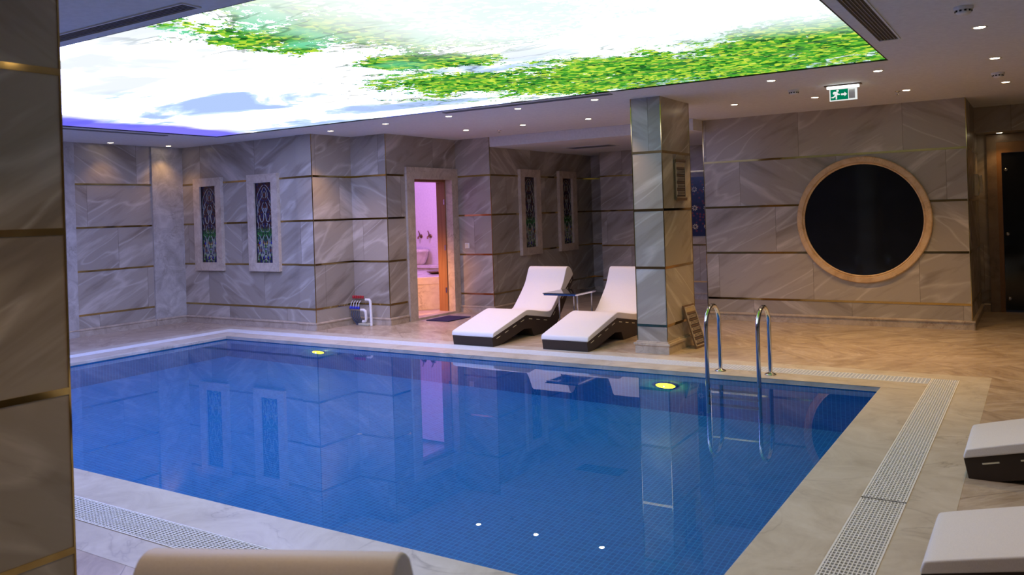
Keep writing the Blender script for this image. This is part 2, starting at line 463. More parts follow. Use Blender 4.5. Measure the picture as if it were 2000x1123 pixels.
# floor with the opening for the pool deck
PO = (-9.08, -1.13, 2.91, 7.25)      # pool water
G1 = (-9.42, -.81, 2.61, 7.53)       # inner edge of the drain
G2 = (-9.63, -.60, 2.40, 7.76)       # outer edge of the drain
BD = (-9.86, -.38, 2.18, 7.98)       # outer edge of the marble band
FX0, FX1, FY0, FY1 = -11.3, 3.2, -2.6, 14.1
def ring(m, o, i, z0, z1, mt):
    m.box(o[0], o[1], o[2], i[2], z0, z1, mt); m.box(o[0], o[1], i[3], o[3], z0, z1, mt)
    m.box(o[0], i[0], i[2], i[3], z0, z1, mt); m.box(i[1], o[1], i[2], i[3], z0, z1, mt)
m = MB(); ring(m, (FX0, FX1, FY0, FY1), BD, -.12, 0, 'floor'); structure(m.build('floor'), 'beige stone floor tiles laid diagonally')
m = MB(); ring(m, BD, G2, -.12, .001, 'coping'); structure(m.build('trim_1'), 'cream marble band outside the drain')
m = MB(); ring(m, G1, PO, -.035, .003, 'coping'); structure(m.build('trim_2', bevel=.006), 'cream marble coping around the pool')
m = MB(); ring(m, G2, G1, -.12, -.06, 'channel'); structure(m.build('trim_3'), 'drain channel under the grates')
pd = 1.35
PW = (PO[0] - .012, PO[1] + .012, PO[2] - .012, PO[3] + .012)
m = MB(); ring(m, (PW[0] - .15, PW[1] + .15, PW[2] - .15, PW[3] + .15), PW, -pd, -.036, 'mosaic')
m.box(PW[0] - .15, PW[1] + .15, PW[2] - .15, PW[3] + .15, -pd - .1, -pd, 'mosaic')
structure(m.build('floor_pool'), 'pool basin lined with blue mosaic')
m = MB(); m.add([(PW[0], PW[2], -.042), (PW[1], PW[2], -.042), (PW[1], PW[3], -.042), (PW[0], PW[3], -.042)], [(0, 1, 2, 3)], 'water')
tag(m.build('pool_water', fix=False), 'still blue water filling the swimming pool', 'water', kind='stuff')

# ceiling slabs around the light box
LB = (-9.42, -1.02, 2.98, 7.46)
m = MB(); ring(m, (FX0, FX1, FY0, 10.46), LB, ZC, ZC + .2, 'ceiling'); m.box(-3.79, FX1, 10.46, 10.86, ZC, ZC + .2, 'ceiling')
structure(m.build('ceiling'), 'painted plaster ceiling around the lit panel')
m = MB(); m.box(-6.98, -3.79, 10.461, 14.1, 2.505, 2.651, 'ceiling')
structure(m.build('ceiling_lower'), 'lower plaster ceiling behind the loungers')
m = MB(); m.box(-.69, FX1, 10.86, 12.9, ZC, ZC + .2, 'ceiling'); structure(m.build('ceiling_alcove'), 'ceiling by the dark glass door')
m = MB(); m.box(-.689, FX1, 12.15, 12.649, 2.33, ZC - .001, 'wall'); structure(m.build('wall_bulkhead'), 'tiled bulkhead above the dark glass door')

def wallobj(name, boxes, runs, label, mt='wall', corner=()):
    m = MB()
    for b in boxes: m.box(*b, mt)
    o = structure(m.build(name), label)
    if runs: strips_on(o, runs)
    for x, y in corner:
        MB().box(x - .004, x + .004, y - .004, y + .004, .1, ZC - .002, 'gold').build('corner_trim', o)
    return o
wallobj('wall_left', [(-11.3, -11.09, FY0, 8.25, 0, ZC)], [('y', -11.09, 2.0, 7.59, 1)], 'grey stone tiled wall left of the pool')
wallobj('wall_left_pilaster', [(-11.09, -11.06, 7.59, 8.11, 0, ZC)], [], 'paler veined pilaster in the left corner', 'pilaster')
wallobj('wall_left_edge', [(-11.09, -11.06, 5.9, 6.42, 0, ZC)], [], 'paler veined pilaster beside the near column', 'pilaster')
wallobj('wall_back_left', [(-11.09, -8.57, 8.11, 8.25, 0, ZC)], [('x', 8.11, -11.06, -8.57, -1)], 'tiled wall with two stained glass windows over the pool')
wallobj('wall_back_pilaster', [(-8.57, -8.27, 8.07, 8.97, 0, ZC)], [('x', 8.07, -8.57, -8.275, -1), ('y', -8.27, 8.08, 8.83, 1)], 'tiled wall corner beside the pipe manifold', corner=[(-8.272, 8.072)])
wallobj('wall_back_recess', [(-8.27, -7.87, 8.83, 8.97, 0, ZC), ], [('x', 8.83, -8.27, -7.625, -1)], 'tiled wall behind the pipe manifold')
DY0, DY1, DZ = 9.38, 10.32, 2.055
wallobj('wall_door', [(-7.87, -7.62, 8.83, DY0, 0, ZC), (-7.87, -7.62, DY1, 10.66, 0, ZC), (-7.87, -7.62, DY0, DY1, DZ, ZC)],
        [('y', -7.62, 8.84, 9.21, 1)], 'tiled wall with the open hammam doorway', corner=[(-7.622, 8.832)])
wallobj('wall_switch', [(-7.62, -6.98, 10.46, 10.66, 0, ZC)], [('x', 10.46, -7.60, -6.985, -1)], 'tiled wall with the light switch', corner=[(-6.982, 10.462)])
wallobj('wall_niche_left', [(-7.2, -6.98, 10.66, 13.95, 0, 2.66)], [('y', -6.98, 10.47, 13.8, 1)], 'brown lit wall with two stained glass windows')
wallobj('wall_niche_back', [(-6.98, -6.40, 13.8, 13.95, 0, 2.505)], [('x', 13.8, -6.98, -6.40, -1)], 'dark recessed wall in the far corner')
wallobj('wall_far', [(-6.45, -.69, 13.1, 13.79, 0, 2.505)], [('x', 13.1, -6.45, -3.6, -1)], 'far tiled wall seen behind the column')
wallobj('wall_window', [(-3.79, -.69, 10.82, 13.1, 0, ZC)], [('x', 10.82, -3.78, -.70, -1), ('y', -.69, 10.83, 12.65, 1)], 'broad tiled wall with the round dark window', corner=[(-3.788, 10.822), (-.692, 10.822)])
wallobj('wall_alcove', [(-.69, -.47, 12.65, 12.9, 0, ZC), (.45, FX1, 12.65, 12.9, 0, ZC), (-.47, .45, 12.65, 12.9, 2.22, ZC)], [], 'dark tiled wall around the glass door')
wallobj('wall_right', [(3.2, 3.4, FY0, 12.9, 0, ZC)], [('y', 3.2, FY0, 12.6, -1)], 'right wall')
wallobj('wall_front', [(FX0, 3.4, FY0 - .2, FY0, 0, ZC)], [('x', FY0, -11, 3.2, 1)], 'wall behind the viewer')
base_on('baseboard_left', [('y', -11.09, 2, 7.59, 1), ('y', -11.06, 7.59, 8.11, 1)])
base_on('baseboard_back_left', [('x', 8.11, -11.06, -8.57, -1), ('x', 8.07, -8.57, -8.24, -1), ('y', -8.27, 8.04, 8.83, 1)])
base_on('baseboard_recess', [('x', 8.83, -8.24, -7.59, -1), ('y', -7.62, 8.80, 9.20, 1)])
base_on('baseboard_switch', [('x', 10.46, -7.60, -6.95, -1), ('y', -6.98, 10.43, 13.8, 1), ('x', 13.8, -6.98, -6.45, -1), ('x', 13.1, -6.45, -3.79, -1)])
base_on('baseboard_window', [('x', 10.82, -3.80, -.66, -1), ('y', -.69, 10.79, 12.65, 1)])
base_on('baseboard_alcove', [('x', 12.65, -.69, -.59, -1)])

# ---------------------------------------------------------------- light box
o = thing('light_box', (0, 0, ZC), 'large backlit ceiling panel printed with clouds and green branches over the pool', 'ceiling light panel')
m = MB(); x0, x1, y0, y1 = LB
m.add([(x0, y0, .012), (x1, y0, .012), (x1, y1, .012), (x0, y1, .012)], [(0, 3, 2, 1)], 'lightbox'); m.build('printed_panel', o)
m = MB(); ring(m, (x0, x1, y0, y1), (x0 + .012, x1 - .012, y0 + .012, y1 - .012), .001, .02, 'dark'); m.build('edge_profile', o)

# ---------------------------------------------------------------- downlights
def make_spot():
    root = thing('downlight', (0, 0, ZC), '', 'downlight', group='recessed downlights')
    m = MB(); m.lathe([(.034, -.001), (.046, -.005), (.050, -.003), (.050, .002)], (0, 0, 0), 'white', 20); m.build('trim_ring', root)
    m = MB(); m.lathe([(.0, -.004), (.034, -.004), (.034, .001)], (0, 0, 0), 'lamp', 20); m.build('lamp_lens', root)
    return root
def spot_light(root, watts=SPOTW, col=WARM, size=1.75, z=-.03, blend=.75):
    l = bpy.data.lights.new('downlight_beam', 'SPOT'); l.energy = watts; l.color = col
    l.spot_size = size; l.spot_blend = blend; l.shadow_soft_size = .03
    lo = bpy.data.objects.new('downlight_beam', l); COL.objects.link(lo); lo.parent = root; lo.location = (0, 0, z)
    return lo
SP = [
    (-10.86, 6.83, 'recessed warm ceiling downlight in the left end margin, nearest the near column', .22),
    (-10.86, 7.74, 'recessed warm ceiling downlight nearest the corner by the pale veined pilaster', .22),
    (-7.83, 8.00, 'recessed downlight close above the tiled wall corner by the pipe manifold', 1.3),
    (-6.80, 7.90, 'recessed downlight at the ceiling margin just left of the hammam doorway', 1),
    (-5.80, 7.86, 'recessed downlight at the ceiling margin right of the hammam doorway', 1),
    (-4.85, 7.86, 'recessed downlight midway between doorway and column in the front row', 1),
    (-3.89, 7.83, 'recessed downlight just left of the column in the front row', 1),
    (-2.08, 7.86, 'front row downlight between the lit panel and the round window, right of the column', 1.9),
    (-1.18, 7.98, 'recessed downlight just off the right far corner of the lit ceiling panel', 1.9),
    (-.285, 7.99, 'recessed downlight beyond the slot vent end, middle of the right hand three', 1.1),
    (-.315, 6.47, 'largest recessed downlight at right beside the smoke detector', 1.1),
    (-.26, 9.72, 'recessed downlight nearest the dark glass door alcove', 1.0),
    (-6.60, 9.33, 'rear row downlight in front of the wall with the light switch', 1),
    (-5.72, 9.38, 'rear row downlight above the left white lounger back', 1),
    (-4.77, 9.40, 'rear row downlight above the right white lounger back', 1),
    (-2.91, 9.40, 'rear row downlight just right of the column top', 1.9),
    (-2.04, 9.46, 'rear row downlight directly left of the green exit sign', 1.9),
    (-1.15, 9.60, 'rear row downlight directly right of the green exit sign', 1.9),
]
sp0 = make_spot(); first = True
for x, y, lab, k in SP:
    r = sp0 if first else copy_tree(sp0)
    first = False
    r.location = (x, y, ZC); r['label'] = lab
    spot_light(r, SPOTW * k)
r = copy_tree(sp0); r.location = (-5.05, 12.3, 2.505); r['label'] = 'single downlight in the lower ceiling left of the column'; spot_light(r, SPOTW * .7)
r = copy_tree(sp0); r.location = (-.42, 12.42, 2.33); r['label'] = 'small downlight above the dark glass door'; spot_light(r, SPOTW * .03)
# added lamps, some continuing the rows, just out of the picture, to light the near side
for x, y, k, *cc in ((-.32, 4.6, 1.0), (-.32, 3.0, .9), (-2.1, 1.75, .9), (-4.6, 1.9, .5), (-6.9, 1.9, .5), (-9, 1.9, .5), (-1.15, .35, .55, (1.0, .78, .62))):
    r = copy_tree(sp0); r.location = (x, y, ZC); r['label'] = 'added recessed downlight over the near pool side, out of view'; spot_light(r, SPOTW * k, *cc)

# ---------------------------------------------------------------- column and near pillar
def column(name, loc, label, w=.33, d=.81):
    root = thing(name, loc, label, 'column')
    MB().box(0, w, 0, d, 0, ZC - .001, 'wall').build('shaft', root)
    for z in STR:
        m = MB(); t = .003
        ring(m, (-t, w + t, -t, d + t), (0, w, 0, d), z - .013, z + .013, 'gold'); m.build('metal_strip', root)
    for x, y in ((0, 0), (w, 0), (w, d), (0, d)):
        MB().box(x - .0035, x + .0035, y - .0035, y + .0035, .13, ZC - .001, 'gold').build('corner_trim', root)
    m = MB(); e = .022
    for (a0, a1, z0, z1) in ((e, e, 0, .085), (e + .012, e + .012, .085, .108), (e * .5, e * .5, .108, .125)):
        ring(m, (-a0, w + a0, -a0, d + a0), (0, w, 0, d), z0, z1, 'frame')
    m.build('plinth', root)
    return root
column('tiled_column', (-3.60, 8.08, 0), 'grey tiled column standing at the far pool edge beside a white lounger')
column('tiled_column', (-3.435, .947, 0), 'brown lit tiled column filling the left foreground')

# ---------------------------------------------------------------- drain grates
def grate(x0, x1, y0, y1, label, group='white drain grates'):
    root = thing('drain_grate', (x0, y0, 0), label, 'drain grate', group=group)
    L, Wd = x1 - x0, y1 - y0; m = MB(); zt = .004
    alongx = L > Wd
    n = int((L if alongx else Wd) / .030); span = (L if alongx else Wd); wid = (Wd if alongx else L)
    for i in range(n + 1):
        t = i * span / n; a, b = max(0, t - .0045), min(span, t + .0045)
        if alongx: m.box(a, b, 0, wid, -.02, zt - .001, 'grate')
        else: m.box(0, wid, a, b, -.02, zt - .001, 'grate')
    m.build('cross_bars', root)
    m = MB(); k = 13
    for i in range(k + 1):
        t = i * wid / k; h = .008 if i in (0, k) else .0025; a, b = max(0, t - h), min(wid, t + h)
        if alongx: m.box(0, span, a, b, -.015, zt, 'grate')
        else: m.box(a, b, 0, span, -.015, zt, 'grate')
    m.build('long_bars', root)
grate(G1[1], G2[1], 4.52, G2[3], 'white grid drain grate at the right pool side, longer far piece')
grate(G1[1], G2[1], G2[2], 4.50, 'white grid drain grate at the right pool side, nearer piece')
grate(G1[0], G1[1] - .005, G1[3], G2[3], 'white drain grate along the far pool side by the loungers')
grate(G1[0], G1[1] - .005, G2[2], G1[2], 'white grid drain grate along the near pool side')
grate(G2[0], G1[0] - .005, G2[2], G2[3], 'white drain grate along the left pool side')

# ---------------------------------------------------------------- loungers
def smooth_poly(pts, it=2, closed=True):
    for _ in range(it):
        q = []
        n = len(pts)
        for i in range(n if closed else n - 1):
            a, b = pts[i], pts[(i + 1) % n]
            q += [(a[0] * .75 + b[0] * .25, a[1] * .75 + b[1] * .25), (a[0] * .25 + b[0] * .75, a[1] * .25 + b[1] * .75)]
        pts = q
    return pts
LW = .575
def make_lounger():
    root = thing('sun_lounger', (0, 0, 0), '', 'lounger', group='white cushioned loungers')
    # local: x 0..LW across, y along from the foot end
    frame = [(.0, .105), (.02, 0), (.15, 0), (.70, .115), (.86, .10), (.92, 0), (1.36, 0), (1.47, .05), (1.97, .60), (1.935, .665), (1.31, .178), (.735, .272)]
    m = MB(); w0, w1 = .012, LW - .012
    m.prism(frame, w0, w1, 'x', 'wicker')
    sl = m
    def line(p, q, n, inset):  # pale inlays, coloured as light showing through cut-outs in the frame sides
        p, q = Vector(p), Vector(q); d = (q - p); L = d.length; d.normalize(); nrm = Vector((-d.y, d.x))
        for i in range(n):
            c = p + d * L * (i + .5) / n; h = L / n * .24
            a = c - d * h - nrm * inset; b = c + d * h - nrm * inset; t = nrm * .014
            quad = [(a.x, a.y), (b.x, b.y), (b.x - t.x, b.y - t.y), (a.x - t.x, a.y - t.y)]
            for s0, s1 in ((w0 - .0015, w0 + .004), (w1 - .004, w1 + .0015)):
                mm = MB(); mm.prism(quad, s0, s1, 'x', 'sign_line'); sl.add(mm.v, mm.f, 'cream')
    line((.03, .112), (.735, .272), 4, .03); line((.76, .268), (1.29, .182), 3, .03); line((1.34, .20), (1.93, .655), 5, .03)
    m.build('frame', root, bevel=.003)
    top = [(.0, .150), (.03, .165), (.40, .255), (.72, .335), (.80, .335), (1.20, .265), (1.30, .262), (1.36, .290), (1.55, .46), (1.66, .575), (1.72, .69), (1.76, .765), (1.80, .785), (1.86, .772), (1.925, .72)]
    bot = [(1.945, .667), (1.31, .180), (.735, .274), (.0, .107)]
    prof = []
    tp = smooth_poly(top, 2, False); prof = [(0.0, .125)] + tp + bot
    m = MB(); m.prism(prof, 0, LW, 'x', 'cushion', smooth=True)
    m.build('cushion', root, bevel=.018, bseg=3)
    return root
L0 = make_lounger()
L0.location = (-5.80, 7.78, 0); L0['label'] = 'white cushioned lounger left of the small glass side table, by the far pool edge'
def lounger(x, y, rz, label):
    r = copy_tree(L0); r.location = (x, y, 0); r.rotation_euler = (0, 0, rz); r['label'] = label; return r
lounger(-4.655, 7.87, 0, 'white cushioned lounger partly hidden behind the tiled column')
lounger(-.385, 5.63, -PI / 2, 'white cushioned lounger on the right side, farther of the pair cut by the frame')
lounger(-.415, 3.99, -PI / 2, 'white cushioned lounger in the lower right corner, nearest of the pair')
lounger(-.906, -.52, .447, 'blurred pale lounger at the bottom edge beside the near left column')

# ---------------------------------------------------------------- side table
def side_table():
    root = thing('side_table', (-5.17, 8.84, 0), 'small side table with black glass top and thin chrome legs between two loungers', 'table', rotz=0)
    w, d, h = .44, .54, .505
    m = MB(); ring(m, (-.0, w, 0, d), (.03, w - .03, .03, d - .03), h - .025, h - .005, 'steel'); m.build('top_frame', root)
    m = MB(); m.box(-.01, w + .01, -.01, d + .01, h - .005, h + .005, 'black_glass'); m.build('table_top', root, bevel=.002)
    for x in (.16, w - .03):
        for y in (.10, d - .06):
            MB().tube([(x, y, 0), (x, y, h - .024)], .009, 'steel', 10).build('leg', root)
    for x in (.16, w - .03):
        MB().box(x - .009, x + .009, .10, d - .06, 0, .014, 'steel').build('foot_bar', root)
side_table()

# ---------------------------------------------------------------- pool ladder
def ladder():
    root = thing('pool_ladder', (-2.275, 7.25, 0), 'polished steel pool ladder with two hooped handrails at the far edge', 'ladder')
    for x in (-.225, .225):
        pts = [(x, .165, .004), (x, .165, .44)]
        pts += [(x, -.01 + .175 * math.cos(t), .44 + .18 * math.sin(t)) for t in [PI * i / 14 for i in range(1, 14)]]
        pts += [(x, -.185, .44), (x, -.185, -1.05)]
        MB().tube(pts, .019, 'steel', 16).build('handrail', root)
        m = MB(); m.lathe([(.0, .004), (.052, .004), (.050, .012), (.028, .020), (.021, .026)], (x, .165, 0), 'steel', 24); m.build('rosette', root)
    for z in (-.27, -.52, -.77):
        MB().box(-.21, .21, -.225, -.145, z - .012, z + .012, 'steel').build('tread', root)
ladder()

# ---------------------------------------------------------------- stained glass windows
def make_window():
    root = thing('stained_window', (0, 0, 0), '', 'window', group='narrow stained glass windows')
    w, h, b, t = .62, 1.37, .135, .055
    m = MB()
    def ringxz(m, o, i, y0, y1, mt):
        m.box(o[0], o[1], y0, y1, o[2], i[2], mt); m.box(o[0], o[1], y0, y1, i[3], o[3], mt)
        m.box(o[0], i[0], y0, y1, i[2], i[3], mt); m.box(i[1], o[1], y0, y1, i[2], i[3], mt)
    fr = MB(); o_, i_ = (-w / 2, w / 2, 0, h), (-w / 2 + b, w / 2 - b, .12, h - .12)
    # mitred frame
    ov = [(o_[0], o_[2]), (o_[1], o_[2]), (o_[1], o_[3]), (o_[0], o_[3])]; iv = [(i_[0], i_[2]), (i_[1], i_[2]), (i_[1], i_[3]), (i_[0], i_[3])]
    for k in range(4):
        q = [ov[k], ov[(k + 1) % 4], iv[(k + 1) % 4], iv[k]]
        vs = [(p[0], 0, p[1]) for p in q] + [(p[0], -t, p[1]) for p in (q[0], q[1])] + [(p[0], -t + .008, p[1]) for p in (q[2], q[3])]
        fr.add(vs, [(0, 1, 2, 3), (4, 7, 6, 5), (0, 4, 5, 1), (1, 5, 6, 2), (2, 6, 7, 3), (3, 7, 4, 0)], 'frame')
    fr.build('marble_frame', root, bevel=.0)
    g = MB(); g.box(i_[0], i_[1], -.006, 0, 0, i_[3] - i_[2], 'stained'); pane = g.build('glass_pane', root); pane.location = (0, 0, i_[2])
    L = MB(); H = i_[3] - i_[2]; hw = i_[1]
    def cv(pts, r=.0034):
        pts = smooth_poly(pts, 2, False)
        for s in (1, -1): L.tube([(s * p[0] * hw, -.008, p[1] * H) for p in pts], r, 'lead', 6, False)
    cv([(0, .95), (.12, .93), (.34, .88), (.38, .84), (.30, .82), (.50, .79), (.62, .76), (.50, .73), (.72, .70), (.80, .64), (.62, .62)])
    cv([(0, .90), (.18, .87), (.2, .82), (.0, .80)]); cv([(0, .76), (.22, .74), (.34, .69), (.2, .64), (0, .60)])
    cv([(.62, .62), (.60, .55), (.40, .50), (.15, .53), (.12, .60), (0, .63)], .0055)
    cv([(.95, .60), (.90, .52), (.70, .47), (.9, .42)]); cv([(0, .36), (.26, .32), (.36, .24), (.30, .15), (0, .05)], .0055)
    cv([(0, .26), (.14, .22), (.16, .15), (0, .09)]); cv([(.95, .36), (.6, .34), (.50, .26), (.72, .16), (.5, .08), (.3, .02)])
    cv([(.95, .22), (.8, .16), (.9, .04)]); cv([(0, .05), (.18, .03), (.3, 0)])
    cv([(.0, .98), (.3, .955), (.62, .90), (.85, .84), (.92, .76), (.86, .68)])
    cv([(.55, .79), (.70, .75), (.82, .70), (.88, .62), (.96, .56)]); cv([(.10, .70), (.22, .66), (.12, .62), (.05, .66), (.10, .70)])
    cv([(.42, .50), (.55, .45), (.48, .40), (.25, .38), (.0, .41)]); cv([(.05, .47), (.2, .45), (.3, .48), (.2, .51)])
    cv([(.62, .46), (.78, .42), (.92, .44)]); cv([(.40, .34), (.46, .24), (.44, .14), (.36, .06)]); cv([(.70, .30), (.84, .27), (.92, .30)])
    L.build('lead_lines', pane)
    MB().box(i_[0], i_[0] + .006, -.02, -.006, i_[2], i_[3], 'dark').build('inner_edge', root)
    return root
W0 = make_window(); W0.location = (-10.44, 8.11, .79); W0['label'] = 'narrow stained glass window in marble frame, leftmost near the room corner'
for x, y, z, rz, lab in ((-9.25, 8.11, .79, 0, 'narrow stained glass window in marble frame, nearer the pipe manifold on the bluish wall'),
                         (-6.98, 11.55, .82, PI / 2, 'narrow stained glass window on the brown wall, nearer the light switch'),
                         (-6.98, 12.81, .82, PI / 2, 'narrow stained glass window on the brown wall, nearer the dark far corner')):
    r = copy_tree(W0); r.location = (x, y, z); r.rotation_euler = (0, 0, rz); r['label'] = lab

# ---------------------------------------------------------------- round window
root = thing('round_window', (-1.825, 10.82, 1.283), 'large round black window in a honey marble ring on the broad tiled wall', 'window')
R0, R1_ = .765, .672
m = MB(); m.lathe([(R1_, -.002), (R1_, -.030), (R1_ + .012, -.036), (R1_ + .022, -.030), (R1_ + .03, -.045), (R0 - .01, -.045), (R0, -.036), (R0, -.002)], (0, 0, 0), 'ringstone', 96, 'y', smooth=False); m.f = m.f[:-2]; m.mi = m.mi[:-2]
m.build('stone_ring', root)
m = MB(); m.lathe([(0, -.014), (R1_ + .002, -.014), (R1_ + .002, -.002)], (0, 0, 0), 'black_glass', 96, 'y', smooth=False); m.build('dark_glass', root)

# ---------------------------------------------------------------- hammam doorway and room
door = thing('door_surround', (-7.62, (DY0 + DY1) / 2, 0), 'beige marble door surround with orange wooden jamb at the hammam entrance', 'doorway')
yh = (DY1 - DY0) / 2; fwd = .15
m = MB(); m.box(-.001, .035, -yh - fwd, -yh + .02, 0, DZ + .15, 'frame'); m.box(-.001, .035, yh - .02, yh + .135, 0, DZ + .15, 'frame'); m.box(-.001, .035, -yh + .02, yh - .02, DZ - .02, DZ + .15, 'frame')
m.box(-.09, -.001, yh - .02, yh - .001, 0, DZ - .02, 'frame'); m.box(-.09, -.001, -yh + .001, -yh + .02, 0, DZ - .02, 'frame')
m.build('marble_architrave', door)
m = MB(); m.box(-.25, -.09, yh - .045, yh - .001, 0, DZ - .001, 'wood'); m.box(-.25, -.09, -yh + .001, -yh + .045, 0, DZ - .001, 'wood'); m.box(-.25, -.09, -yh + .045, yh - .045, DZ - .05, DZ - .001, 'wood')
m.build('wooden_jamb', door)
MB().box(-.25, .03, -yh + .02, yh - .02, 0, .03, 'frame').build('threshold', door)
for z in (.35, 1.0, 1.7): MB().box(-.12, -.095, yh - .050, yh - .0455, z - .04, z + .04, 'steel').build('hinge', door)

structure(MB().box(-11.3, -7.2, 12.3, 12.45, 0, 2.6, 'ham_wall').build('wall_hammam_back'), 'pink lit hammam back wall')
structure(MB().box(-11.3, -11.1, 8.26, 12.3, 0, 2.6, 'ham_wall').build('wall_hammam_left'), 'hammam side wall')
structure(MB().box(-7.87, -7.21, 10.67, 10.8, 0, 2.6, 'ham_wall').build('wall_hammam_right'), 'hammam return wall')
structure(MB().box(-11.3, -7.21, 8.26, 12.45, 2.66, 2.8, 'ham_wall').build('ceiling_hammam'), 'hammam ceiling')
# marble platform
pl = thing('heated_platform', (-8.78, 11.15, 0), 'octagonal marble hammam platform seen through the doorway, lit orange in front', 'platform')
oc = [(.78 * math.cos(PI / 8 + k * PI / 4) * 1.0, .78 * math.sin(PI / 8 + k * PI / 4)) for k in range(8)]
MB().prism(oc, 0, .40, 'z', 'ham_marble').build('platform_base', pl)
oc2 = [(x * 1.05, y * 1.05) for x, y in oc]
MB().prism(oc2, .40, .52, 'z', 'ham_marble').build('platform_top', pl, bevel=.012)
b = MB(); b.box(-11.1, -8.0, 11.98, 12.299, 0, .55, 'ham_marble'); b.box(-11.1, -8.0, 11.95, 12.299, .55, .60, 'ham_marble')
tag(b.build('wall_bench', bevel=.006), 'long marble bench along the hammam back wall under the basin', 'bench')
bs = thing('marble_basin', (-9.74, 12.06, .60), 'fluted marble wash basin on the hammam bench', 'basin')
m = MB(); seg = 40; prof = [(.12, 0), (.15, .02), (.165, .05), (.20, .14), (.215, .22), (.235, .235), (.235, .285), (.205, .285), (.17, .20), (.06, .15), (0, .15)]
vs = []
for r_, h_ in prof:
    for k in range(seg):
        fl = 1 + (.035 * math.cos(k * 2 * PI / seg * 10) if .04 < h_ < .225 and r_ > .15 else 0)
        vs.append((r_ * fl * math.cos(2 * PI * k / seg), r_ * fl * math.sin(2 * PI * k / seg), h_))
m.add(vs, [(i * seg + k, i * seg + (k + 1) % seg, (i + 1) * seg + (k + 1) % seg, (i + 1) * seg + k) for i in range(len(prof) - 1) for k in range(seg)], 'ham_marble', True)
m.build('bowl', bs)
def make_tap():
    t = thing('wall_tap', (0, 12.30, 1.12), '', 'tap', group='hammam wall taps')
    m = MB(); m.lathe([(.0, -.012), (.035, -.012), (.035, -.002), (.0, 0)], (0, 0, 0), 'bronze', 16, 'y'); m.tube([(0, -.01, 0), (0, -.07, 0), (0, -.095, -.02), (0, -.10, -.05)], .016, 'bronze', 10); m.build('spout', t)
    m = MB(); m.tube([(0, -.055, .01), (-.0, -.055, .05), (-.02, -.06, .10)], .010, 'bronze', 8); m.build('handle', t)
    return t
T0 = make_tap(); T0.location.x = -9.80; T0['label'] = 'bronze wall tap above the marble basin, left one'
T1 = copy_tree(T0); T1.location.x = -9.58; T1['label'] = 'bronze wall tap above the marble basin, right one'
def copper_bowl():
    t = thing('wash_bowl', (-8.62, 11.15, .52), 'shallow metal wash bowl on the marble platform', 'bowl')
    m = MB(); m.lathe([(0, 0), (.06, 0), (.13, .035), (.14, .045), (.13, .045), (.06, .012), (0, .01)], (0, 0, 0), 'bronze', 24); m.build('bowl', t)
copper_bowl()
hl = thing('hammam_lamp', (-9.1, 10.4, 2.62), 'violet ceiling lamp inside the hammam', 'ceiling lamp')
m = MB(); m.lathe([(0, -.02), (.12, -.02), (.14, .0), (.14, .035)], (0, 0, 0), 'ham_wall', 24); m.build('housing', hl)
for nm, lc, en, cl, sz in (('violet_light', (0, 0, -.25), 100, (.56, .27, 1.0), .12), ('pink_light', (.9, .4, -.25), 22, (1.0, .5, .7), .12)):
    l = bpy.data.lights.new(nm, 'POINT'); l.energy = en; l.color = cl; l.shadow_soft_size = sz
    lo = bpy.data.objects.new(nm, l); COL.objects.link(lo); lo.parent = hl; lo.location = lc
ol = thing('added_orange_lamp', (-7.87, 9.26, .62), 'added orange lamp low inside the hammam doorway, out of view, lighting the platform front', 'lamp')  # added unseen lamp that gives the platform front its orange glow
m = MB(); m.box(-.012, .0, -.05, .05, -.05, .05, 'white'); m.build('housing', ol)
l = bpy.data.lights.new('orange_light', 'SPOT'); l.energy = 60; l.color = (1, .40, .10); l.spot_size = 2.0; l.spot_blend = .8; l.shadow_soft_size = .05
lo = bpy.data.objects.new('orange_light', l); COL.objects.link(lo); lo.parent = ol; lo.location = (-.06, 0, 0)
dv = Vector((-8.25, 10.6, .25)) - Vector((-7.93, 9.26, .62)); lo.rotation_euler = dv.to_track_quat('-Z', 'Y').to_euler()

m = MB(); m.box(-.20, .20, -.27, .27, 0, .012, 'mat')
dm = m.build('door_mat', bevel=.004); dm.location = (-7.26, 9.68, .0); tag(dm, 'dark navy door mat on the floor before the hammam doorway', 'door mat')

# ---------------------------------------------------------------- switch, phone, glass door
sw = thing('light_switch', (-7.44, 10.46, 1.02), 'small white square light switch on the tiled wall right of the doorway', 'switch')
MB().box(-.042, .042, -.012, 0, -.042, .042, 'white').build('plate', sw, bevel=.003)
MB().box(-.028, .028, -.016, -.012, -.028, .028, 'cream').build('rocker', sw)
ph = thing('wall_phone', (-.69, 11.95, 1.66), 'cream wall telephone in the dark passage right of the round window', 'telephone')
MB().box(0, .045, -.10, .10, -.13, .14, 'cream').build('body', ph, bevel=.008)
MB().tube([(.065, -.04, -.10), (.075, -.04, 0), (.065, -.04, .12)], .02, 'cream', 12).build('handset', ph)
gd = thing('glass_door', (-.47, 12.66, 0), 'dark glass door in a wooden frame at the right edge', 'door')
m = MB(); m.box(-.11, -.0, -.05, -.011, 0, 2.325, 'alcove_stone'); m.box(0, 1.05, -.05, -.011, 2.22, 2.325, 'alcove_stone'); m.build('stone_surround', gd)
m = MB(); m.box(0, .055, -.045, .05, 0, 2.22, 'dark_wood'); m.box(.055, .92, -.045, .05, 2.08, 2.22, 'dark_wood'); m.box(.86, .92, -.045, .05, 0, 2.08, 'dark_wood'); m.build('wooden_frame', gd)
MB().box(.057, .858, -.02, -.008, .03, 2.078, 'black_glass').build('glass_leaf', gd)
for z in (.18, 1.02, 1.86): MB().lathe([(0, -.034), (.022, -.034), (.024, -.0205)], (.10, 0, z), 'steel', 16, 'y').build('hinge_knob', gd)

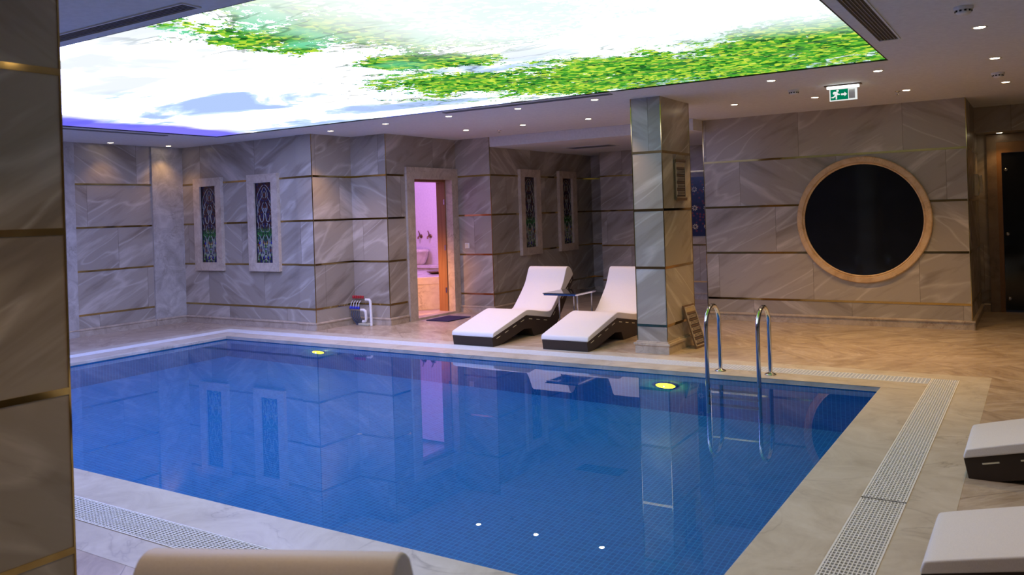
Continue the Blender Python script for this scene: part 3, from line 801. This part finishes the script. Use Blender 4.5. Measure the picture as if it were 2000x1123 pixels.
# ---------------------------------------------------------------- blue tile panel
bp = thing('tile_panel', (-4.85, 13.1, 1.03), 'tall blue ornamental tile panel glimpsed between column and broad wall', 'wall panel')
MB().box(0, 1.05, -.012, -.0005, 0, .96, 'panel').build('tiles', bp)

# ---------------------------------------------------------------- signs
def sign(name, loc, label, w, h, rows, rot):
    root = thing(name, loc, label, 'sign'); root.rotation_euler = rot
    # local: x across, z up, faces -y
    MB().box(-w / 2, w / 2, -.004, .012, 0, h, 'sign_wood').build('board', root, bevel=.002)
    m = MB(); t = .010
    for (a, b_, c, d) in ((-w / 2 + .008, -w / 2 + .008 + t, .02, h - .02), (w / 2 - .008 - t, w / 2 - .008, .02, h - .02), (-w / 2 + .008, w / 2 - .008, .02, .03), (-w / 2 + .008, w / 2 - .008, h - .03, h - .02)):
        m.box(a, b_, -.008, -.004, c, d, 'sign_line')
    m.build('pale_border', root)
    m = MB(); m.box(-w / 2 + .02, w / 2 - .02, -.0055, -.004, h * .83, h - .032, 'sign_face'); m.build('heading_plate', root)
    rh = (h * .80 - .035) / rows
    for k in range(rows):
        z0 = .035 + k * rh
        rp = MB().box(-w / 2 + .024, w / 2 - .024, -.0065, -.004, z0 + .006, z0 + rh - .006, 'sign_dark').build('notice_field', root)
        mm = MB(); mm.box(-w / 2 + .030, -w / 2 + .045, -.0075, -.0065, z0 + .016, z0 + rh - .016, 'sign_line')
        for q in range(3):
            zz = z0 + .016 + (rh - .032) * (q + .5) / 3; mm.box(-w / 2 + .055, w / 2 - .034 - .01 * (q % 2), -.0075, -.0065, zz - .0022, zz + .0022, 'sign_line')
        mm.build('notice_marks', rp)
    return root
s1 = sign('notice_board', (-3.27 + .016, 8.54, 1.585), 'narrow framed pool notice board hung on the column side', .29, .42, 4, (0, 0, PI / 2))
MB().box(-.155, .155, -.016, .0, .405, .430, 'sign_wood').build('top_rail', s1)
MB().box(-.155, .155, -.016, .0, -.01, .022, 'sign_wood').build('bottom_rail', s1)
s2 = sign('leaning_board', (-3.105, 8.62, .003), 'framed notice board leaning on the floor against the column side', .27, .47, 5, (-.30, 0, PI / 2 - .06))

# ---------------------------------------------------------------- exit sign
ex = thing('exit_sign', (-1.60, 8.66, ZC), 'green and white emergency exit sign hanging from the ceiling', 'exit sign')
MB().box(-.17, .17, -.035, .035, -.012, 0, 'sign_wood').build('ceiling_plate', ex)
MB().box(-.150, .145, -.022, .022, -.035, -.012, 'exit_glow').build('lamp_bar', ex, bevel=.004)
MB().box(-.128, .128, -.004, .004, -.155, -.035, 'exit_white').build('panel', ex)
m = MB(); y_ = -.0055
def ply(pts, mt, y=y_): m.prism(pts, y, y + .0015, 'y', mt)
ply([(-.118, -.145), (.045, -.145), (.045, -.043), (-.118, -.043)], 'green')
m.build('green_field', ex)
m = MB(); yy = -.007
ply([(-.062, -.050), (-.050, -.046), (-.040, -.052), (-.040, -.063), (-.052, -.068), (-.062, -.062)], 'exit_white', yy)
ply([(-.098, -.075), (-.085, -.063), (-.055, -.066), (-.046, -.078), (-.052, -.100), (-.075, -.105), (-.080, -.088), (-.092, -.090)], 'exit_white', yy)
ply([(-.050, -.078), (-.040, -.088), (-.030, -.088), (-.030, -.098), (-.046, -.098), (-.056, -.090)], 'exit_white', yy)
ply([(-.076, -.098), (-.060, -.098), (-.056, -.118), (-.060, -.140), (-.070, -.140), (-.070, -.120)], 'exit_white', yy)
ply([(-.078, -.096), (-.070, -.108), (-.088, -.124), (-.110, -.124), (-.110, -.114), (-.094, -.113)], 'exit_white', yy)
ply([(-.020, -.085), (.012, -.085), (.012, -.072), (.036, -.094), (.012, -.116), (.012, -.103), (-.020, -.103)], 'exit_white', yy)
m.build('pictogram', ex)
MB().box(.052, .108, -.007, -.004, -.140, -.050, 'white').build('battery_cover', ex)

# ---------------------------------------------------------------- ceiling fittings
def vent(x0, x1, y0, y1, label, slots=4, z=ZC):
    root = thing('slot_vent', (x0, y0, z), label, 'vent'); L, Wd = x1 - x0, y1 - y0
    m = MB(); ring(m, (0, L, 0, Wd), (.012, L - .012, .012, Wd - .012), -.008, -.0005, 'ceiling' if slots > 3 else 'vent'); m.build('frame', root)
    m = MB(); m.box(.012, L - .012, .012, Wd - .012, -.002, -.0005, 'dark'); m.build('dark_gap', root)
    for i in range(1, slots):
        b = MB()
        if L > Wd: t = .012 + (Wd - .024) * i / slots; b.box(.012, L - .012, t - .003, t + .003, -.007, -.002, 'vent')
        else: t = .012 + (L - .024) * i / slots; b.box(t - .003, t + .003, .012, Wd - .012, -.007, -.002, 'vent')
        b.build('blade', root)
vent(-.955, -.805, 3.6, 6.5, 'grey slot air vent in the ceiling right of the lit panel', 6)
vent(-8.0, -3.75, 2.78, 2.90, 'long dark slot air vent in the ceiling at upper left', 5)
vent(-5.64, -3.57, 7.52, 7.59, 'thin dark slot vent along the far edge of the lit panel', 3)
vent(-9.62, -9.54, 5.0, 6.8, 'thin dark slot vent along the left end of the lit panel', 3)
vent(-6.35, -5.55, 11.6, 12.0, 'square grille in the lower ceiling behind the loungers', 4, 2.505)
def detector(x, y, label, r=.055):
    d = thing('smoke_detector', (x, y, ZC), label, 'smoke detector')
    MB().lathe([(r, 0), (r, -.012), (r * .9, -.02)], (0, 0, 0), 'white', 24).build('base_plate', d)
    m = MB(); m.lathe([(r * .78, -.018), (r * .78, -.035), (r * .6, -.045), (0, -.047)], (0, 0, 0), 'white', 24)
    for k in range(10):
        t = 2 * PI * k / 10; m.box(r * .76 * math.cos(t) - .006, r * .76 * math.cos(t) + .006, r * .76 * math.sin(t) - .006, r * .76 * math.sin(t) + .006, -.032, -.022, 'dark')
    m.build('sensor_head', d)
detector(-2.08, 8.70, 'round smoke detector on the ceiling between column and exit sign')
detector(-.36, 5.72, 'round smoke detector at the top right beside the slot vent')
detector(-.30, 8.95, 'round smoke detector between two downlights near the glass door')
def sprinkler(x, y, label):
    d = thing('sprinkler', (x, y, ZC), label, 'sprinkler')
    MB().lathe([(.028, 0), (.026, -.006), (.010, -.008), (.008, -.02)], (0, 0, 0), 'steel', 16).build('escutcheon', d)
    MB().lathe([(.004, -.02), (.004, -.034), (.016, -.036), (.016, -.039), (0, -.039)], (0, 0, 0), 'steel', 16).build('deflector', d)
sprinkler(-6.30, 9.70, 'small ceiling sprinkler in front of the light switch wall')
sprinkler(-1.24, 9.63, 'small ceiling sprinkler just right of the exit sign')

# ---------------------------------------------------------------- manifold in the corner
mf = thing('pipe_manifold', (-8.16, 8.74, 0), 'heating pipe manifold with red caps, blue valves and white pipes in the wall corner', 'pipe manifold')
MB().box(-.07, .17, -.012, .012, .345, .370, 'steel').build('upper_bar', mf)
MB().box(-.09, .13, -.055, -.030, .205, .225, 'steel').build('lower_bar', mf)
for k in range(5):
    x = -.055 + k * .044; MB().lathe([(.0, .41), (.014, .41), (.016, .405), (.016, .375), (.010, .368)], (x, 0, 0), 'red', 12).build('red_cap', mf)
for k in range(4):
    x = -.07 + k * .048
    MB().lathe([(.0, .262), (.012, .262), (.020, .255), (.020, .235), (.012, .225)], (x, -.042, 0), 'blue', 12).build('blue_valve', mf)
    MB().tube([(x, -.042, .262), (x, -.03, .31), (x + .01, 0, .345)], .005, 'pvc', 8).build('flow_tube', mf)
for k in range(5):
    x = -.06 + k * .035
    MB().tube([(x, -.042, .205), (x + .01, -.05, .13), (x + .035, -.03, .06), (x * .5 + .05, -.01, 0)], .0095, 'hose', 8).build('hose', mf)
MB().tube([(.17, 0, .357), (.20, -.0, .357), (.235, 0, .357), (.25, 0, .348), (.258, 0, .33), (.275, -.01, .18), (.295, -.03, .0)], .019, 'pvc', 14).build('tall_white_pipe', mf)
MB().tube([(.12, -.045, .215), (.17, -.045, .218), (.20, -.045, .205), (.208, -.045, .17), (.215, -.045, .10), (.205, -.045, .065), (.18, -.045, .055), (.15, -.045, .055)], .020, 'pvc', 14).build('short_white_pipe', mf)
MB().prism([(.08, -.07), (.28, -.08), (.30, .02), (.12, .05)], 0, .035, 'z', 'plaster').build('mortar_patch', mf, bevel=.01)

# ---------------------------------------------------------------- underwater lamps
def pool_lamp(x, z, label, w=.095, h=.095, en=10):
    d = thing('pool_lamp', (x, PW[3], z), label, 'underwater lamp', group='underwater pool lamps')
    def ell(a, b, y0, y1, mt, n=28):
        mm = MB(); mm.prism([(a * math.cos(2 * PI * k / n), b * math.sin(2 * PI * k / n)) for k in range(n)], y0, y1, 'y', mt); return mm
    ell(w * 1.15, h * 1.25, -.012, -.001, 'steel').build('housing', d)
    ell(w, h, -.016, -.012, 'pool_lamp').build('lens', d)
    l = bpy.data.lights.new('lamp_light', 'POINT'); l.energy = en * 1.5; l.color = (.95, 1, .10); l.shadow_soft_size = .004
    lo = bpy.data.objects.new('lamp_light', l); COL.objects.link(lo); lo.parent = d; lo.location = (0, -.05, 0)
pool_lamp(-2.97, -.47, 'glowing yellow green underwater lamp left of the pool ladder', en=1.6)
pool_lamp(-7.42, -.42, 'glowing yellow green underwater lamp below the pipe manifold corner', en=1.2)
